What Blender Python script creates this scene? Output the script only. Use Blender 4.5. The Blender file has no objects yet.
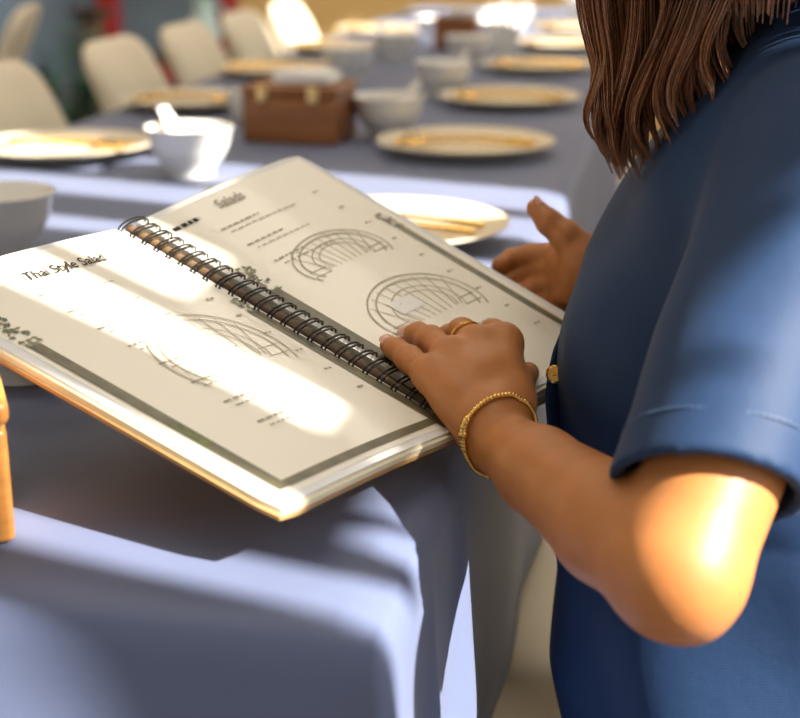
import bpy, bmesh, math, random
import numpy as np
from mathutils import Vector, Matrix, noise as mnoise

random.seed(7); rng = np.random.default_rng(7)
scene = bpy.context.scene
COL = scene.collection

# ------------------------------------------------------------------ camera
F_PX = 1400.0; CX, CY = 400.0, 359.0
PITCH = math.radians(17.4844); YAW = math.radians(10.8)
CAM = np.array([0.0, 0.0, 1.085])
cam_d = bpy.data.cameras.new('camera'); cam = bpy.data.objects.new('camera', cam_d); COL.objects.link(cam)
cam.location = CAM; cam.rotation_euler = (math.pi/2 - PITCH, 0, YAW)
cam_d.sensor_width = 36; cam_d.sensor_fit = 'HORIZONTAL'; cam_d.lens = F_PX/800*36
cam_d.clip_start = 0.02
cam_d.dof.use_dof = True; cam_d.dof.focus_distance = 0.90; cam_d.dof.aperture_fstop = 5.2
scene.camera = cam

# ------------------------------------------------------------------ light
SUN_EL = math.radians(38); SUN_AZ = math.radians(14.5)   # travels towards -X, a little towards +Y
sdir = Vector((-math.cos(SUN_AZ)*math.cos(SUN_EL), math.sin(SUN_AZ)*math.cos(SUN_EL), -math.sin(SUN_EL)))
sun_d = bpy.data.lights.new('sun', 'SUN'); sun_d.energy = 21.0; sun_d.angle = math.radians(0.6); sun_d.color = (1.0, 0.95, 0.87)
sun = bpy.data.objects.new('sun', sun_d); COL.objects.link(sun)
sun.rotation_euler = sdir.to_track_quat('-Z', 'Y').to_euler(); sun.location = (4, 0, 4)
world = bpy.data.worlds.new('world'); scene.world = world; world.use_nodes = True
bg = world.node_tree.nodes['Background']; bg.inputs[0].default_value = (.92, .95, 1.0, 1); bg.inputs[1].default_value = 2.0
scene.view_settings.view_transform = 'Standard'; scene.view_settings.look = 'None'
scene.view_settings.gamma = 1; scene.view_settings.use_curve_mapping = False
scene.view_settings.exposure = 0.0

FILL_STRENGTH = 6.5  # glow of the added ceiling fill panels
# ------------------------------------------------------------------ helpers
_cy, _sy = math.cos(YAW), math.sin(YAW)
V_R = np.array([_cy, _sy, 0.0]); V_H = np.array([-_sy, _cy, 0.0]); V_Z = np.array([0, 0, 1.0])
V_F = V_H*math.cos(PITCH) - V_Z*math.sin(PITCH); V_U = V_H*math.sin(PITCH) + V_Z*math.cos(PITCH)
def at(px, py, z):
    """point of the place seen at photo pixel px, py at depth z (metres)"""
    return CAM + z*(V_F + V_R*(px-CX)/F_PX - V_U*(py-CY)/F_PX)

def tag(o, label=None, cat=None, group=None, kind=None):
    if label: o['label'] = label
    if cat: o['category'] = cat
    if group: o['group'] = group
    if kind: o['kind'] = kind
    return o

def empty(name, loc=(0, 0, 0), rz=0):
    o = bpy.data.objects.new(name, None); COL.objects.link(o)
    o.location = loc; o.rotation_euler = (0, 0, rz); o.empty_display_size = 0.05
    return o

def mk(name, verts, faces, mat, parent=None, smooth=True, world_space=False, angle=None):
    verts = np.asarray(verts, dtype=float)
    if parent is not None and world_space:
        p = parent; off = np.zeros(3)
        while p is not None:
            off += np.array(p.location); p = p.parent
        verts = verts - off
    me = bpy.data.meshes.new(name)
    if isinstance(faces, np.ndarray) and faces.ndim == 2:
        n = faces.shape[1]
        me.vertices.add(len(verts)); me.vertices.foreach_set('co', verts.astype(np.float32).ravel())
        me.loops.add(faces.size); me.loops.foreach_set('vertex_index', faces.astype(np.int32).ravel())
        me.polygons.add(len(faces)); me.polygons.foreach_set('loop_start', np.arange(0, faces.size, n, dtype=np.int32))
        me.polygons.foreach_set('loop_total', np.full(len(faces), n, dtype=np.int32))
        me.update(calc_edges=True)
    else:
        me.from_pydata([tuple(v) for v in verts], [], [tuple(f) for f in faces])
        me.update()
    me.validate()
    if smooth:
        me.polygons.foreach_set('use_smooth', np.ones(len(me.polygons), dtype=bool))
        if angle:
            me.set_sharp_from_angle(angle=math.radians(angle))
    me.materials.append(mat)
    o = bpy.data.objects.new(name, me); COL.objects.link(o)
    if parent is not None: o.parent = parent
    return o

class MB:
    def __init__(s): s.v = []; s.f = []
    def add(s, v, f):
        b = len(s.v); s.v += [tuple(p) for p in v]; s.f += [tuple(i+b for i in q) for q in f]
    def box(s, c, d, bev=0.0, rot=None):
        bm = bmesh.new(); bmesh.ops.create_cube(bm, size=1)
        for v in bm.verts: v.co = Vector((v.co.x*d[0], v.co.y*d[1], v.co.z*d[2]))
        if bev: bmesh.ops.bevel(bm, geom=list(bm.edges), offset=bev, segments=3, profile=0.5, affect='EDGES')
        for v in bm.verts:
            if rot is not None: v.co = rot @ v.co
            v.co += Vector(c)
        bm.verts.index_update()
        s.add([v.co[:] for v in bm.verts], [[v.index for v in f.verts] for f in bm.faces]); bm.free(); return s
    def lathe(s, prof, seg=40, c=(0, 0, 0)):
        n = len(prof); v = []; f = []
        for k in range(seg):
            a = 2*math.pi*k/seg
            for r, z in prof: v.append((c[0]+r*math.cos(a), c[1]+r*math.sin(a), c[2]+z))
        for k in range(seg):
            k2 = (k+1) % seg
            for i in range(n-1): f.append((k*n+i, k2*n+i, k2*n+i+1, k*n+i+1))
        s.add(v, f); return s
    def tube(s, pts, rad, seg=8, caps=True):
        pts = [np.asarray(p, float) for p in pts]; m = len(pts)
        if not hasattr(rad, '__len__'): rad = [rad]*m
        v = []; f = []; nrm = None
        for i in range(m):
            t = pts[min(i+1, m-1)] - pts[max(i-1, 0)]; t = t/(np.linalg.norm(t)+1e-12)
            if nrm is None:
                a = np.array([0, 0, 1.0]) if abs(t[2]) < .9 else np.array([1.0, 0, 0])
                nrm = np.cross(t, a)
            nrm = nrm - t*(nrm@t); nrm = nrm/(np.linalg.norm(nrm)+1e-12); b = np.cross(t, nrm)
            for k in range(seg):
                a = 2*math.pi*k/seg; v.append(pts[i]+rad[i]*(math.cos(a)*nrm+math.sin(a)*b))
        for i in range(m-1):
            for k in range(seg):
                k2 = (k+1) % seg; f.append((i*seg+k, i*seg+k2, (i+1)*seg+k2, (i+1)*seg+k))
        if caps: f.append(tuple(range(seg-1, -1, -1))); f.append(tuple((m-1)*seg+k for k in range(seg)))
        s.add(v, f); return s
    def sphere(s, c, r, seg=10, rings=6, sc=(1, 1, 1)):
        v = [(c[0], c[1], c[2]+r*sc[2])]; f = []
        for i in range(1, rings):
            th = math.pi*i/rings
            for k in range(seg):
                a = 2*math.pi*k/seg
                v.append((c[0]+r*sc[0]*math.sin(th)*math.cos(a), c[1]+r*sc[1]*math.sin(th)*math.sin(a), c[2]+r*sc[2]*math.cos(th)))
        v.append((c[0], c[1], c[2]-r*sc[2])); L = len(v)-1
        for k in range(seg):
            k2 = (k+1) % seg
            f.append((0, 1+k, 1+k2)); f.append((L, 1+(rings-2)*seg+k2, 1+(rings-2)*seg+k))
            for i in range(rings-2): f.append((1+i*seg+k, 1+(i+1)*seg+k, 1+(i+1)*seg+k2, 1+i*seg+k2))
        s.add(v, f); return s
    def build(s, name, mat, parent=None, smooth=True, world_space=False, angle=40):
        return mk(name, s.v, s.f, mat, parent, smooth, world_space, angle)

def copy_tree(o, parent=None):
    c = o.copy(); COL.objects.link(c); c.parent = parent
    for ch in [x for x in bpy.data.objects if x.parent == o]: copy_tree(ch, c)
    return c

# ------------------------------------------------------------------ materials
def mat(name, col, rough=0.6, metal=0.0, var=0.0, scale=20, bump=0.0, bscale=200, sheen=0.0, sss=0.0, sss_col=None,
        coat=0.0, trans=0.0, stretch=None, col2=None, spec=0.5, emit=None, detail=4):
    m = bpy.data.materials.new(name); m.use_nodes = True; nt = m.node_tree; N = nt.nodes; L = nt.links
    b = N['Principled BSDF']; b.inputs['Base Color'].default_value = (*col, 1)
    b.inputs['Roughness'].default_value = rough; b.inputs['Metallic'].default_value = metal
    b.inputs['Specular IOR Level'].default_value = spec
    if coat: b.inputs['Coat Weight'].default_value = coat; b.inputs['Coat Roughness'].default_value = 0.05
    if trans: b.inputs['Transmission Weight'].default_value = trans
    if sheen: b.inputs['Sheen Weight'].default_value = sheen; b.inputs['Sheen Roughness'].default_value = 0.4
    if sss:
        b.inputs['Subsurface Weight'].default_value = sss; b.inputs['Subsurface Scale'].default_value = 0.006
        b.inputs['Subsurface Radius'].default_value = sss_col or (1, .35, .15)
    tc = N.new('ShaderNodeTexCoord'); src = tc.outputs['Object']
    if stretch:
        mp = N.new('ShaderNodeMapping'); mp.inputs['Scale'].default_value = stretch; L.new(src, mp.inputs[0]); src = mp.outputs[0]
    if var or col2:
        nz = N.new('ShaderNodeTexNoise'); nz.inputs['Scale'].default_value = scale; nz.inputs['Detail'].default_value = detail
        L.new(src, nz.inputs['Vector'])
        rp = N.new('ShaderNodeValToRGB'); rp.color_ramp.elements[0].position = .3; rp.color_ramp.elements[1].position = .7
        c1 = tuple(max(0, c*(1-var)) for c in col); c2 = col2 or tuple(min(1, c*(1+var)) for c in col)
        rp.color_ramp.elements[0].color = (*c1, 1); rp.color_ramp.elements[1].color = (*c2, 1)
        L.new(nz.outputs['Fac'], rp.inputs[0]); L.new(rp.outputs[0], b.inputs['Base Color'])
    if bump:
        nb = N.new('ShaderNodeTexNoise'); nb.inputs['Scale'].default_value = bscale; nb.inputs['Detail'].default_value = 3
        L.new(src, nb.inputs['Vector'])
        bp = N.new('ShaderNodeBump'); bp.inputs['Strength'].default_value = bump; bp.inputs['Distance'].default_value = 0.002
        L.new(nb.outputs['Fac'], bp.inputs['Height']); L.new(bp.outputs[0], b.inputs['Normal'])
    if emit:
        b.inputs['Emission Color'].default_value = (*emit[0], 1); b.inputs['Emission Strength'].default_value = emit[1]
    return m

def weave(m, scale=900, strength=.15):
    nt = m.node_tree; N = nt.nodes; L = nt.links; b = N['Principled BSDF']
    tc = N.new('ShaderNodeTexCoord')
    hs = []
    for ax in ('X', 'Y', 'Z'):
        w = N.new('ShaderNodeTexWave'); w.bands_direction = ax; w.inputs['Scale'].default_value = scale/6.28
        L.new(tc.outputs['Object'], w.inputs['Vector']); hs.append(w)
    a = N.new('ShaderNodeMath'); L.new(hs[0].outputs['Fac'], a.inputs[0]); L.new(hs[1].outputs['Fac'], a.inputs[1])
    a2 = N.new('ShaderNodeMath'); L.new(a.outputs[0], a2.inputs[0]); L.new(hs[2].outputs['Fac'], a2.inputs[1])
    bp = N.new('ShaderNodeBump'); bp.inputs['Strength'].default_value = strength; bp.inputs['Distance'].default_value = .0006
    L.new(a2.outputs[0], bp.inputs['Height'])
    old = b.inputs['Normal'].links
    if old: L.new(old[0].from_socket, bp.inputs['Normal'])
    L.new(bp.outputs[0], b.inputs['Normal'])
    return m

M = {}
M['cloth'] = weave(mat('tablecloth_fabric', (.100, .122, .21), .55, var=.05, scale=6, bump=.15, bscale=25, sheen=.25, spec=.35), 2600, .12)
M['skin'] = mat('skin', (.45, .17, .048), .48, var=.08, scale=45, bump=.07, bscale=380, sss=.10, spec=.4)
M['nail'] = mat('nail', (.72, .40, .30), .25, spec=.5)
M['blue'] = weave(mat('blue_shirt_fabric', (.0105, .031, .082), .62, var=.07, scale=14, bump=.2, bscale=60, sheen=.05, spec=.25), 3200, .10)
M['navy'] = mat('navy_trouser_fabric', (.012, .02, .055), .75, var=.1, scale=20, bump=.15, bscale=300)
M['hair'] = mat('brown_hair', (.095, .028, .008), .32, var=.55, scale=30, stretch=(60, 60, 4), col2=(.36, .125, .036), spec=.7)  # streaky brown; lighter streak raised to stand in for warm highlights
M['gold'] = mat('gold', (.83, .52, .14), .24, metal=1.0)
M['cream'] = mat('cream_upholstery', (.74, .64, .46), .55, var=.04, scale=8, bump=.15, bscale=150, sheen=.1)
M['tan'] = mat('tan_upholstery', (.62, .50, .31), .55, var=.04, scale=8, bump=.15, bscale=150)
M['china'] = mat('glazed_china', (.80, .77, .70), .18, var=.03, scale=12, coat=.4)
M['plate'] = mat('stoneware_plate', (.78, .68, .50), .3, var=.06, scale=30, coat=.2)
M['boxwood'] = mat('red_brown_wood', (.26, .095, .025), .42, var=.25, scale=5, stretch=(1, 6, 14), bump=.1, bscale=40)
M['boxwood2'] = mat('honey_wood', (.55, .22, .045), .35, var=.22, scale=5, stretch=(2, 2, 22), bump=.1, bscale=40, coat=.2)
M['brass'] = mat('brass', (.75, .55, .25), .35, metal=1.0)
M['paper'] = mat('menu_paper', (.85, .79, .66), .38, var=.02, scale=5, coat=.18)
M['edge'] = mat('page_edge_cream', (.80, .72, .50), .5, var=.05, scale=60)
M['sleeve'] = mat('clear_plastic_rim', (.80, .80, .78), .15, coat=.5)
M['cover'] = mat('brown_cover', (.42, .24, .09), .5, var=.15, scale=30)
M['wire'] = mat('black_wire', (.012, .011, .01), .32, metal=.4)
M['spine'] = mat('dark_spine', (.13, .075, .035), .5, var=.2, scale=60)
M['ink'] = mat('dark_ink', (.022, .018, .013), .7, spec=.2)
M['ink2'] = mat('faint_ink', (.55, .48, .36), .5)
M['ink3'] = mat('grey_ink', (.36, .31, .23), .5)
M['patch'] = mat('pale_label_print', (.80, .78, .72), .4)
M['leafy'] = mat('leaf_print', (.045, .05, .022), .4, var=.3, scale=160, col2=(.30, .27, .15), detail=6)
M['olive'] = mat('olive_band_print', (.12, .105, .055), .4, var=.25, scale=60, col2=(.20, .17, .09))
M['green'] = mat('bright_leaf_print', (.10, .12, .02), .4, var=.5, scale=200)
M['floor'] = mat('floor_tile', (.10, .085, .075), .35, var=.2, scale=3)
M['wall'] = mat('ochre_wall_paint', (.74, .49, .18), .8, var=.05, scale=2, bump=.1, bscale=50)
M['wallr'] = mat('cream_wall_paint', (.55, .48, .38), .8, var=.04, scale=2, bump=.1, bscale=50)
M['ceil'] = mat('ceiling_paint', (.62, .58, .50), .85, var=.03, scale=2)
M['red'] = mat('red_painted_frame', (.45, .02, .025), .4, var=.08, scale=6)
M['darkwood'] = mat('dark_wood', (.06, .035, .022), .5, var=.25, scale=4, stretch=(6, 6, 1))
M['pedwood'] = mat('brown_wood', (.16, .10, .065), .5, var=.2, scale=4, stretch=(8, 8, 1))
M['thread'] = mat('blue_thread', (.05, .10, .19), .6)
M['lamp'] = mat('fill_light_diffuser', (.9, .9, .85), .5, emit=((1.0, .89, .74), FILL_STRENGTH))
M['grey'] = mat('grey_render', (.16, .20, .23), .8, var=.5, scale=1.2)
M['glass'] = mat('clear_glass', (.9, .95, .95), .02, trans=1.0)
M['aqua'] = mat('pale_aqua_glass', (.62, .80, .74), .15, spec=.6)
M['leaf'] = mat('plant_leaf', (.02, .12, .06), .4, var=.4, scale=12)
M['pot'] = mat('terracotta_dark', (.12, .06, .04), .6, var=.15, scale=8)
M['napkin'] = mat('white_napkin', (.82, .80, .76), .7, bump=.15, bscale=120)
M['metal'] = mat('dark_metal', (.05, .045, .04), .4, metal=.8)

# ------------------------------------------------------------------ room
def struct(name, mb, m, smooth=False): return tag(mb.build(name, m, smooth=smooth), kind='structure')
WX = 1.5           # inner face of the unseen wall with the sun slits
TZ = 0.75
struct('floor', MB().box((-1.6, 3, -.05), (6.4, 14, .1)), M['floor'])
struct('ceiling', MB().box((-1.6, 3.5, 3.35), (6.2, 13, .1)), M['ceil'])
struct('wall_back', MB().box((-.31, 7.1, 1.65), (3.75, .2, 3.3)), M['wall'])
# unseen window wall on the right, openings shaped to cast sun stripes (y0, y1, z0, z1)
# one slit per row: y from, y to, and the heights left open for sun
SUN_SLITS = [(-1.9, .122, [(.5, 3.15)]), (.170, .226, [(.5, 3.15)]), (.226, .248, [(.5, 2.09)]), (.248, .290, [(.5, 2.14)]), (.290, .294, [(.5, 2.09)]), (.294, .352, [(.5, 2.14), (2.165, 3.15)]),
        (.352, .372, [(.5, 2.14)]), (.372, .468, [(.5, 2.155), (2.31, 3.15)]), (.468, .50, [(.5, 2.155)]), (.50, .66, [(.5, 2.27)])]
SUN_SLITS += [(a, b, [(1.95, 3.15)]) for (a, b) in ((.869, .945), (1.05, 1.17), (1.20, 1.35))] + [(a, b, [(.5, 3.15)]) for (a, b) in ((3.32, 4.25), (4.6, 6.2))]
wr = MB(); y = -2.9
for (a, b_, clear) in SUN_SLITS:
    if a > y+.002: wr.box((WX+.03, (y+a)/2, 1.65), (.06, a-y, 3.3))
    z = 0
    for (z0, z1) in clear+[(3.3, 3.3)]:
        wr.box((WX+.03, (a+b_)/2, (z+z0)/2), (.06, b_-a, z0-z)); z = z1
    y = b_
wr.box((WX+.03, (y+7.2)/2, 1.65), (.06, 7.2-y, 3.3))
struct('wall_right_sun_slits', wr, M['wallr'])
struct('wall_front', MB().box((-1.6, -3.0, 1.65), (6.2, .2, 3.3)), M['wallr'])
for (lx, ly) in ((-.2, .9), (-2.2, .9), (-.2, 3.2), (-2.2, 3.2), (-.2, 5.4), (-2.2, 5.4)):  # unseen fill panels, added to brighten surfaces that face up
    t_ = empty('ceiling_fill_light', (lx, ly, 3.3)); tag(t_, '%s fill panel added on the ceiling above the %s' % ('near' if ly < 2 else ('middle' if ly < 4 else 'far'), 'long table' if lx > -1 else 'left aisle'), 'lamp', 'added ceiling fill lamps')
    MB().box((0, 0, -.012), (1.26, .66, .024), .004).build('frame', M['metal'], t_)
    MB().box((0, 0, -.027), (1.2, .6, .006)).build('diffuser', M['lamp'], t_)

# ------------------------------------------------------------------ glazed shop front at the far left
fr = empty('window_1', (-3.4, 7.05, 0)); tag(fr, kind='structure')
def frame_bar(x, z0, z1, w, y=7.05): MB().box((x, y, (z0+z1)/2), (w, .12, z1-z0), .008).build('window_frame', M['red'], fr, world_space=True)
for x in (-2.22, -2.88, -4.4): frame_bar(x, 0, 3.3, .10)
for (xa, xb) in ((-2.93, -2.27), (-4.45, -2.93)):
    if xb > -2.5: MB().box(((xa+xb)/2, 7.05, .34), (xb-xa, .10, .16), .008).build('window_rail', M['red'], fr, world_space=True)
    MB().box(((xa+xb)/2, 7.05, 1.86), (xb-xa, .012, 2.87)).build('window_pane', M['glass'], fr, world_space=True)
struct('wall_outside', MB().box((-4, 9.2, 1.5), (7, .2, 3.4)), M['grey'])
struct('wall_left', MB().box((-4.6, 3, 1.65), (.2, 8, 3.3)), M['wallr'])

# ------------------------------------------------------------------ table and cloth
TX0, TX1, TY0, TY1 = -1.0, -.128, .598, 5.6
tb = empty('banquet_table', ((TX0+TX1)/2, (TY0+TY1)/2, 0)); tag(tb, 'long banquet table hidden under the lavender cloth', 'table')
MB().box(((TX0+TX1)/2, (TY0+TY1)/2, TZ-.022), (TX1-TX0-.012, TY1-TY0-.012, .03), .004).build('table_top', M['darkwood'], tb, world_space=True)
for lx in (TX0+.34, TX1-.30):
    for ly in (TY0+.25, 1.66, 2.665, TY1-.25):
        MB().tube([(lx, ly, 0), (lx, ly, TZ-.036)], .022, 10).build('leg', M['metal'], tb, world_space=True)

def g(x, c, w): return math.exp(-((x-c)/w)**2)
def fold_right(y):      # how far the right hand skirt stands out (per metre of drop)
    v = .10*g(y, .625, .022) - .02*g(y, .672, .02) + .07*g(y, .715, .014) - .02*g(y, .775, .03) + .10*g(y, .83, .03) - .02*g(y, .93, .05)
    if y > .95: v += .05*(.5+.5*math.sin((y-.95)*17+.9*math.sin(y*5)))*min(1, (y-.95)*4)
    return v*.5
def fold_front(x):
    v = .10*g(x, -.16, .035) - .01*g(x, -.25, .05)
    return .20*min(1, max(0, (-.17-x)*8)) + .5*(v + .05*(.5+.5*math.sin(x*16+1.2))*min(1, max(0, (-.22-x)*5)))
cv = []; cf = []
xs = np.linspace(TX0, TX1, 40)
ys = np.concatenate([np.linspace(TY0, 1.0, 90, endpoint=False), np.linspace(1.0, TY1, 160)])
nx, ny = len(xs), len(ys)
def wr_top(x, y):
    e = min(x-TX0, TX1-x, y-TY0, TY1-y)
    return .0008*min(1, e/.05)*(mnoise.noise(Vector((x*9, y*9, 0)))+.5*mnoise.noise(Vector((x*25, y*14, 3)))) - .0045*math.exp(-e/.006)
for j in range(ny):
    for i in range(nx): cv.append((xs[i], ys[j], TZ+.0012+wr_top(xs[i], ys[j])))
for j in range(ny-1):
    for i in range(nx-1): cf.append((j*nx+i, j*nx+i+1, (j+1)*nx+i+1, (j+1)*nx+i))
loop = []   # (top vertex index, x, y, normal angle, slope)
for i in range(nx): loop.append((i, xs[i], TY0, -90, fold_front(xs[i])))
for k in range(1, 10): loop.append((nx-1, TX1, TY0, -90+9*k, .05+.10*math.sin(math.pi*k/10)))
for j in range(ny): loop.append((j*nx+nx-1, TX1, ys[j], 0, fold_right(ys[j])))
for k in range(1, 10): loop.append((ny*nx-1, TX1, TY1, 9*k, .12*math.sin(math.pi*k/10)))
for i in range(nx-1, -1, -1): loop.append(((ny-1)*nx+i, xs[i], TY1, 90, .04*(1+math.sin(xs[i]*20))))
for k in range(1, 10): loop.append(((ny-1)*nx, TX0, TY1, 90+9*k, .12*math.sin(math.pi*k/10)))
for j in range(ny-1, -1, -1): loop.append((j*nx, TX0, ys[j], 180, .04*(1+math.sin(ys[j]*18))))
for k in range(1, 10): loop.append((0, TX0, TY0, 180+9*k, .12*math.sin(math.pi*k/10)))
DROP = [.004, .010, .018, .03, .05, .075, .10, .13, .16, .19, .22, .25, .28]
HEM = .285
nc = len(loop); base = len(cv); nd = len(DROP)
for (ti, x, y, a, sl) in loop:
    a = math.radians(a); tx, ty, tz = cv[ti]
    for d in DROP:
        d2 = d*HEM/.28
        out = .009*(1-math.exp(-d2/.008)) + sl*d2*(1-math.exp(-d2/.05))*1.25 + .012*d2
        cv.append((tx+math.cos(a)*out, ty+math.sin(a)*out, tz-d2))
for k in range(nc):
    k2 = (k+1) % nc
    t1, t2 = loop[k][0], loop[k2][0]
    if t1 == t2: cf.append((t1, base+k*nd, base+k2*nd))
    else: cf.append((t1, base+k*nd, base+k2*nd, t2))
    for d in range(nd-1): cf.append((base+k*nd+d, base+k*nd+d+1, base+k2*nd+d+1, base+k2*nd+d))
cloth = empty('tablecloth', (TX1, TY0, TZ)); tag(cloth, 'lavender blue tablecloth draped over the long table with sunlit stripes', 'tablecloth')
co = mk('cloth', cv, cf, M['cloth'], cloth, world_space=True)
md = co.modifiers.new('thick', 'SOLIDIFY'); md.thickness = .0012; md.offset = 1

# ------------------------------------------------------------------ tableware
def lathe_obj(name, prof, m, parent=None, seg=48): return MB().lathe(prof, seg).build(name, m, parent, angle=50)
BOWL = [(0, .008), (.028, .008), (.028, 0), (.0315, 0), (.032, .009), (.044, .022), (.053, .040), (.0585, .062), (.0605, .0645), (.0585, .0652), (.056, .062),
        (.050, .041), (.041, .025), (.027, .015), (0, .0125)]
PLATE = [(0, .005), (.070, .005), (.070, 0), (.075, 0), (.080, .005), (.112, .013), (.131, .0185), (.1325, .0205), (.130, .0215), (.110, .0165), (.082, .0095), (.072, .008), (0, .008)]
def soup_spoon():
    """short flat bottomed china spoon standing in a bowl"""
    mb = MB(); pts = []; w = []
    for t in np.linspace(0, 1, 9):
        pts.append((.055*t, 0, .012+.058*t**1.15)); w.append(.0075+.0045*math.sin(math.pi*min(1, t*1.0)))
    v = []; f = []
    for (p, ww) in zip(pts, w):
        v += [(p[0], -ww, p[2]+.003), (p[0]+.002, 0, p[2]-.001), (p[0], ww, p[2]+.003), (p[0]-.002, ww, p[2]+.007), (p[0]-.001, 0, p[2]+.004), (p[0]-.002, -ww, p[2]+.007)]
    for i in range(8):
        for k in range(6): f.append((i*6+k, i*6+(k+1) % 6, (i+1)*6+(k+1) % 6, (i+1)*6+k))
    f.append((5, 4, 3, 2, 1, 0)); f.append(tuple(48+k for k in range(6)))
    mb.add(v, f); mb.sphere((-.006, 0, .017), .016, 12, 8, (1.2, .85, .45))
    return mb
bowl0 = lathe_obj('bowl', BOWL, M['china']); spoon0 = soup_spoon().build('soup_spoon', M['china'], angle=60)
plate0 = lathe_obj('plate', PLATE, M['plate'])
def cutlery_spoon():
    mb = MB(); mb.tube([(x, 0, .0035+.006*math.sin((x+.1)/.2*3.1)) for x in np.linspace(-.10, .055, 12)], [.0035]*3+[.0025]*9, 8)
    mb.sphere((.075, 0, .0065), .022, 14, 8, (1.3, .8, .22)); return mb
def cutlery_fork():
    mb = MB(); mb.tube([(x, 0, .0035+.006*math.sin((x+.1)/.2*3.1)) for x in np.linspace(-.10, .05, 12)], [.0035]*3+[.0025]*9, 8)
    mb.box((.058, 0, .007), (.02, .02, .003), .001)
    for k in range(4): mb.box((.085, -.0085+k*.0057, .0065), (.038, .0028, .0022), .0006)
    return mb
gs0 = cutlery_spoon().build('dessert_spoon', M['gold']); gf0 = cutlery_fork().build('fork', M['gold'])
first = {}
def put(src, x, y, z, rz, label, cat, group):
    if src.name not in first: first[src.name] = 1; o = src
    else: o = src.copy(); COL.objects.link(o)
    o.location = (x, y, z); o.rotation_euler = (0, 0, math.radians(rz)); tag(o, label, cat, group); return o
ordn = ['nearest', 'second', 'third', 'fourth', 'fifth', 'sixth']
RX, LX = -.293, -.862
RY = [1.46, 2.05, 2.61, 3.22, 3.80, 4.4]; LY = [1.36, 1.915, 2.47, 3.03, 3.6, 4.2]
ZT = TZ+.0035
for i, y in enumerate(RY):
    dx = -.005*(i == 3)
    if i == 0: lab = 'stoneware plate with gold cutlery just behind the raised menu'
    else: lab = '%s stoneware plate beyond the menu along the right table edge' % ordn[i-1]
    x = RX+dx
    put(plate0, x, y, ZT, 0, lab, 'plate', 'plates along the right side')
    w = ['behind the raised menu'] + ['on the %s right-hand plate beyond the menu' % q for q in ordn[:5]]
    put(gs0, x+.0, y-.03, ZT+.0135, 182+random.uniform(-6, 6), 'gold spoon lying '+w[i], 'spoon', 'gold spoons')
    put(gf0, x+.005, y+.018, ZT+.0135, 178+random.uniform(-6, 6), 'gold fork lying '+w[i], 'fork', 'gold forks')
    if i:
        put(bowl0, -.436-.012*i*(i > 2), y+.14-.01*(i == 2)-.01*(i > 2), ZT, 0, 'white bowl left of the %s right-hand plate beyond the menu' % ordn[i-1], 'bowl', 'bowls along the right side')
        put(spoon0, -.436-.012*i*(i > 2), y+.14-.01*(i == 2)-.01*(i > 2), ZT+.011, random.uniform(20, 50), 'china spoon in the bowl by the %s right-hand plate' % ordn[i-1], 'spoon', 'china spoons')
for i, y in enumerate(LY):
    if i:
        put(plate0, LX, y, ZT, 0, '%s visible plate along the left table edge' % ordn[i-1], 'plate', 'plates along the left side')
        put(gs0, LX+.0, y-.03, ZT+.0135, 5, 'gold spoon on the %s visible left-hand plate' % ordn[i-1], 'spoon', 'gold spoons')
        put(gf0, LX, y+.02, ZT+.0135, -3, 'gold fork on the %s visible left-hand plate' % ordn[i-1], 'fork', 'gold forks')
    bx_, by_ = [(-.672, 1.315), (-.632, 1.80), (-.66, 2.52), (-.69, 3.02), (-.66, 3.40), (-.66, 4.0)][i]
    put(bowl0, bx_, by_, ZT, 0, ['white bowl in front of the open menu at the left border', 'bright sunlit white bowl left of the wooden box', 'white bowl half hidden behind the wooden box', 'white bowl behind the wooden box, third in the left row',
        'white bowl beyond the wooden box, fourth in the left row', 'farthest white bowl in the left row'][i], 'bowl', 'bowls along the left side')
    if i in (1, 4): put(spoon0, bx_, by_, ZT+.011, 150, 'china spoon in the bright sunlit bowl' if i == 1 else 'china spoon in the fourth bowl of the left row', 'spoon', 'china spoons')
put(bowl0, -.470, .945, ZT, 0, 'white bowl in the shade under the left page of the menu', 'bowl', 'bowls along the left side')

# wooden caddies
def wood_box(name, w, d, h, m, loc, rz, label, clasps=True, napkins=True):
    t = empty(name, loc, math.radians(rz)); tag(t, label, 'box')
    MB().box((0, 0, h*.40), (w, d, h*.80), .004).build('body', m, t)
    MB().box((0, 0, h*.905), (w+.004, d+.004, h*.175), .005).build('lid', m, t)
    if clasps:
        for s in (-1, 1):
            c = MB().box((s*w*.27, -d/2-.003, h*.87), (.018, .003, .024), .001); c.box((s*w*.27, -d/2-.006, h*.78), (.010, .004, .012), .001)
            c.build('clasp', M['brass'], t)
            MB().box((s*w*.3, d/2+.003, h*.82), (.02, .003, .02), .001).build('hinge', M['brass'], t)
    if napkins:
        for k in range(4):
            nb = MB(); 
            nb.box((0, 0, h+.003+.004*k), (w*.62-.004*k, d*.7, .0034), .0012, Matrix.Rotation(math.radians(random.uniform(-5, 5)), 3, 'Z'))
            nb.v = [(x+.012, y_+.004, z) for (x, y_, z) in nb.v]
            o = nb.build('folded_napkin', M['napkin'])
            o.location = loc; o.rotation_euler = (0, 0, math.radians(rz))
            tag(o, ['lowest', 'second lowest', 'second highest', 'topmost'][k]+' white napkin of the pile on the %s' % ('wooden box with brass clasps' if clasps else 'far wooden box'), 'napkin', 'napkins on the '+('middle' if clasps else 'far')+' box')
    return t
wood_box('wooden_box', .150, .115, .088, M['boxwood'], (-.567, 2.14, ZT), -4, 'red-brown wooden box with two brass clasps in mid table')
wood_box('wooden_box', .110, .10, .085, M['boxwood'], (-.565, 3.76, ZT), 3, 'small brown wooden box at the far end of the table', clasps=False)
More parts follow.
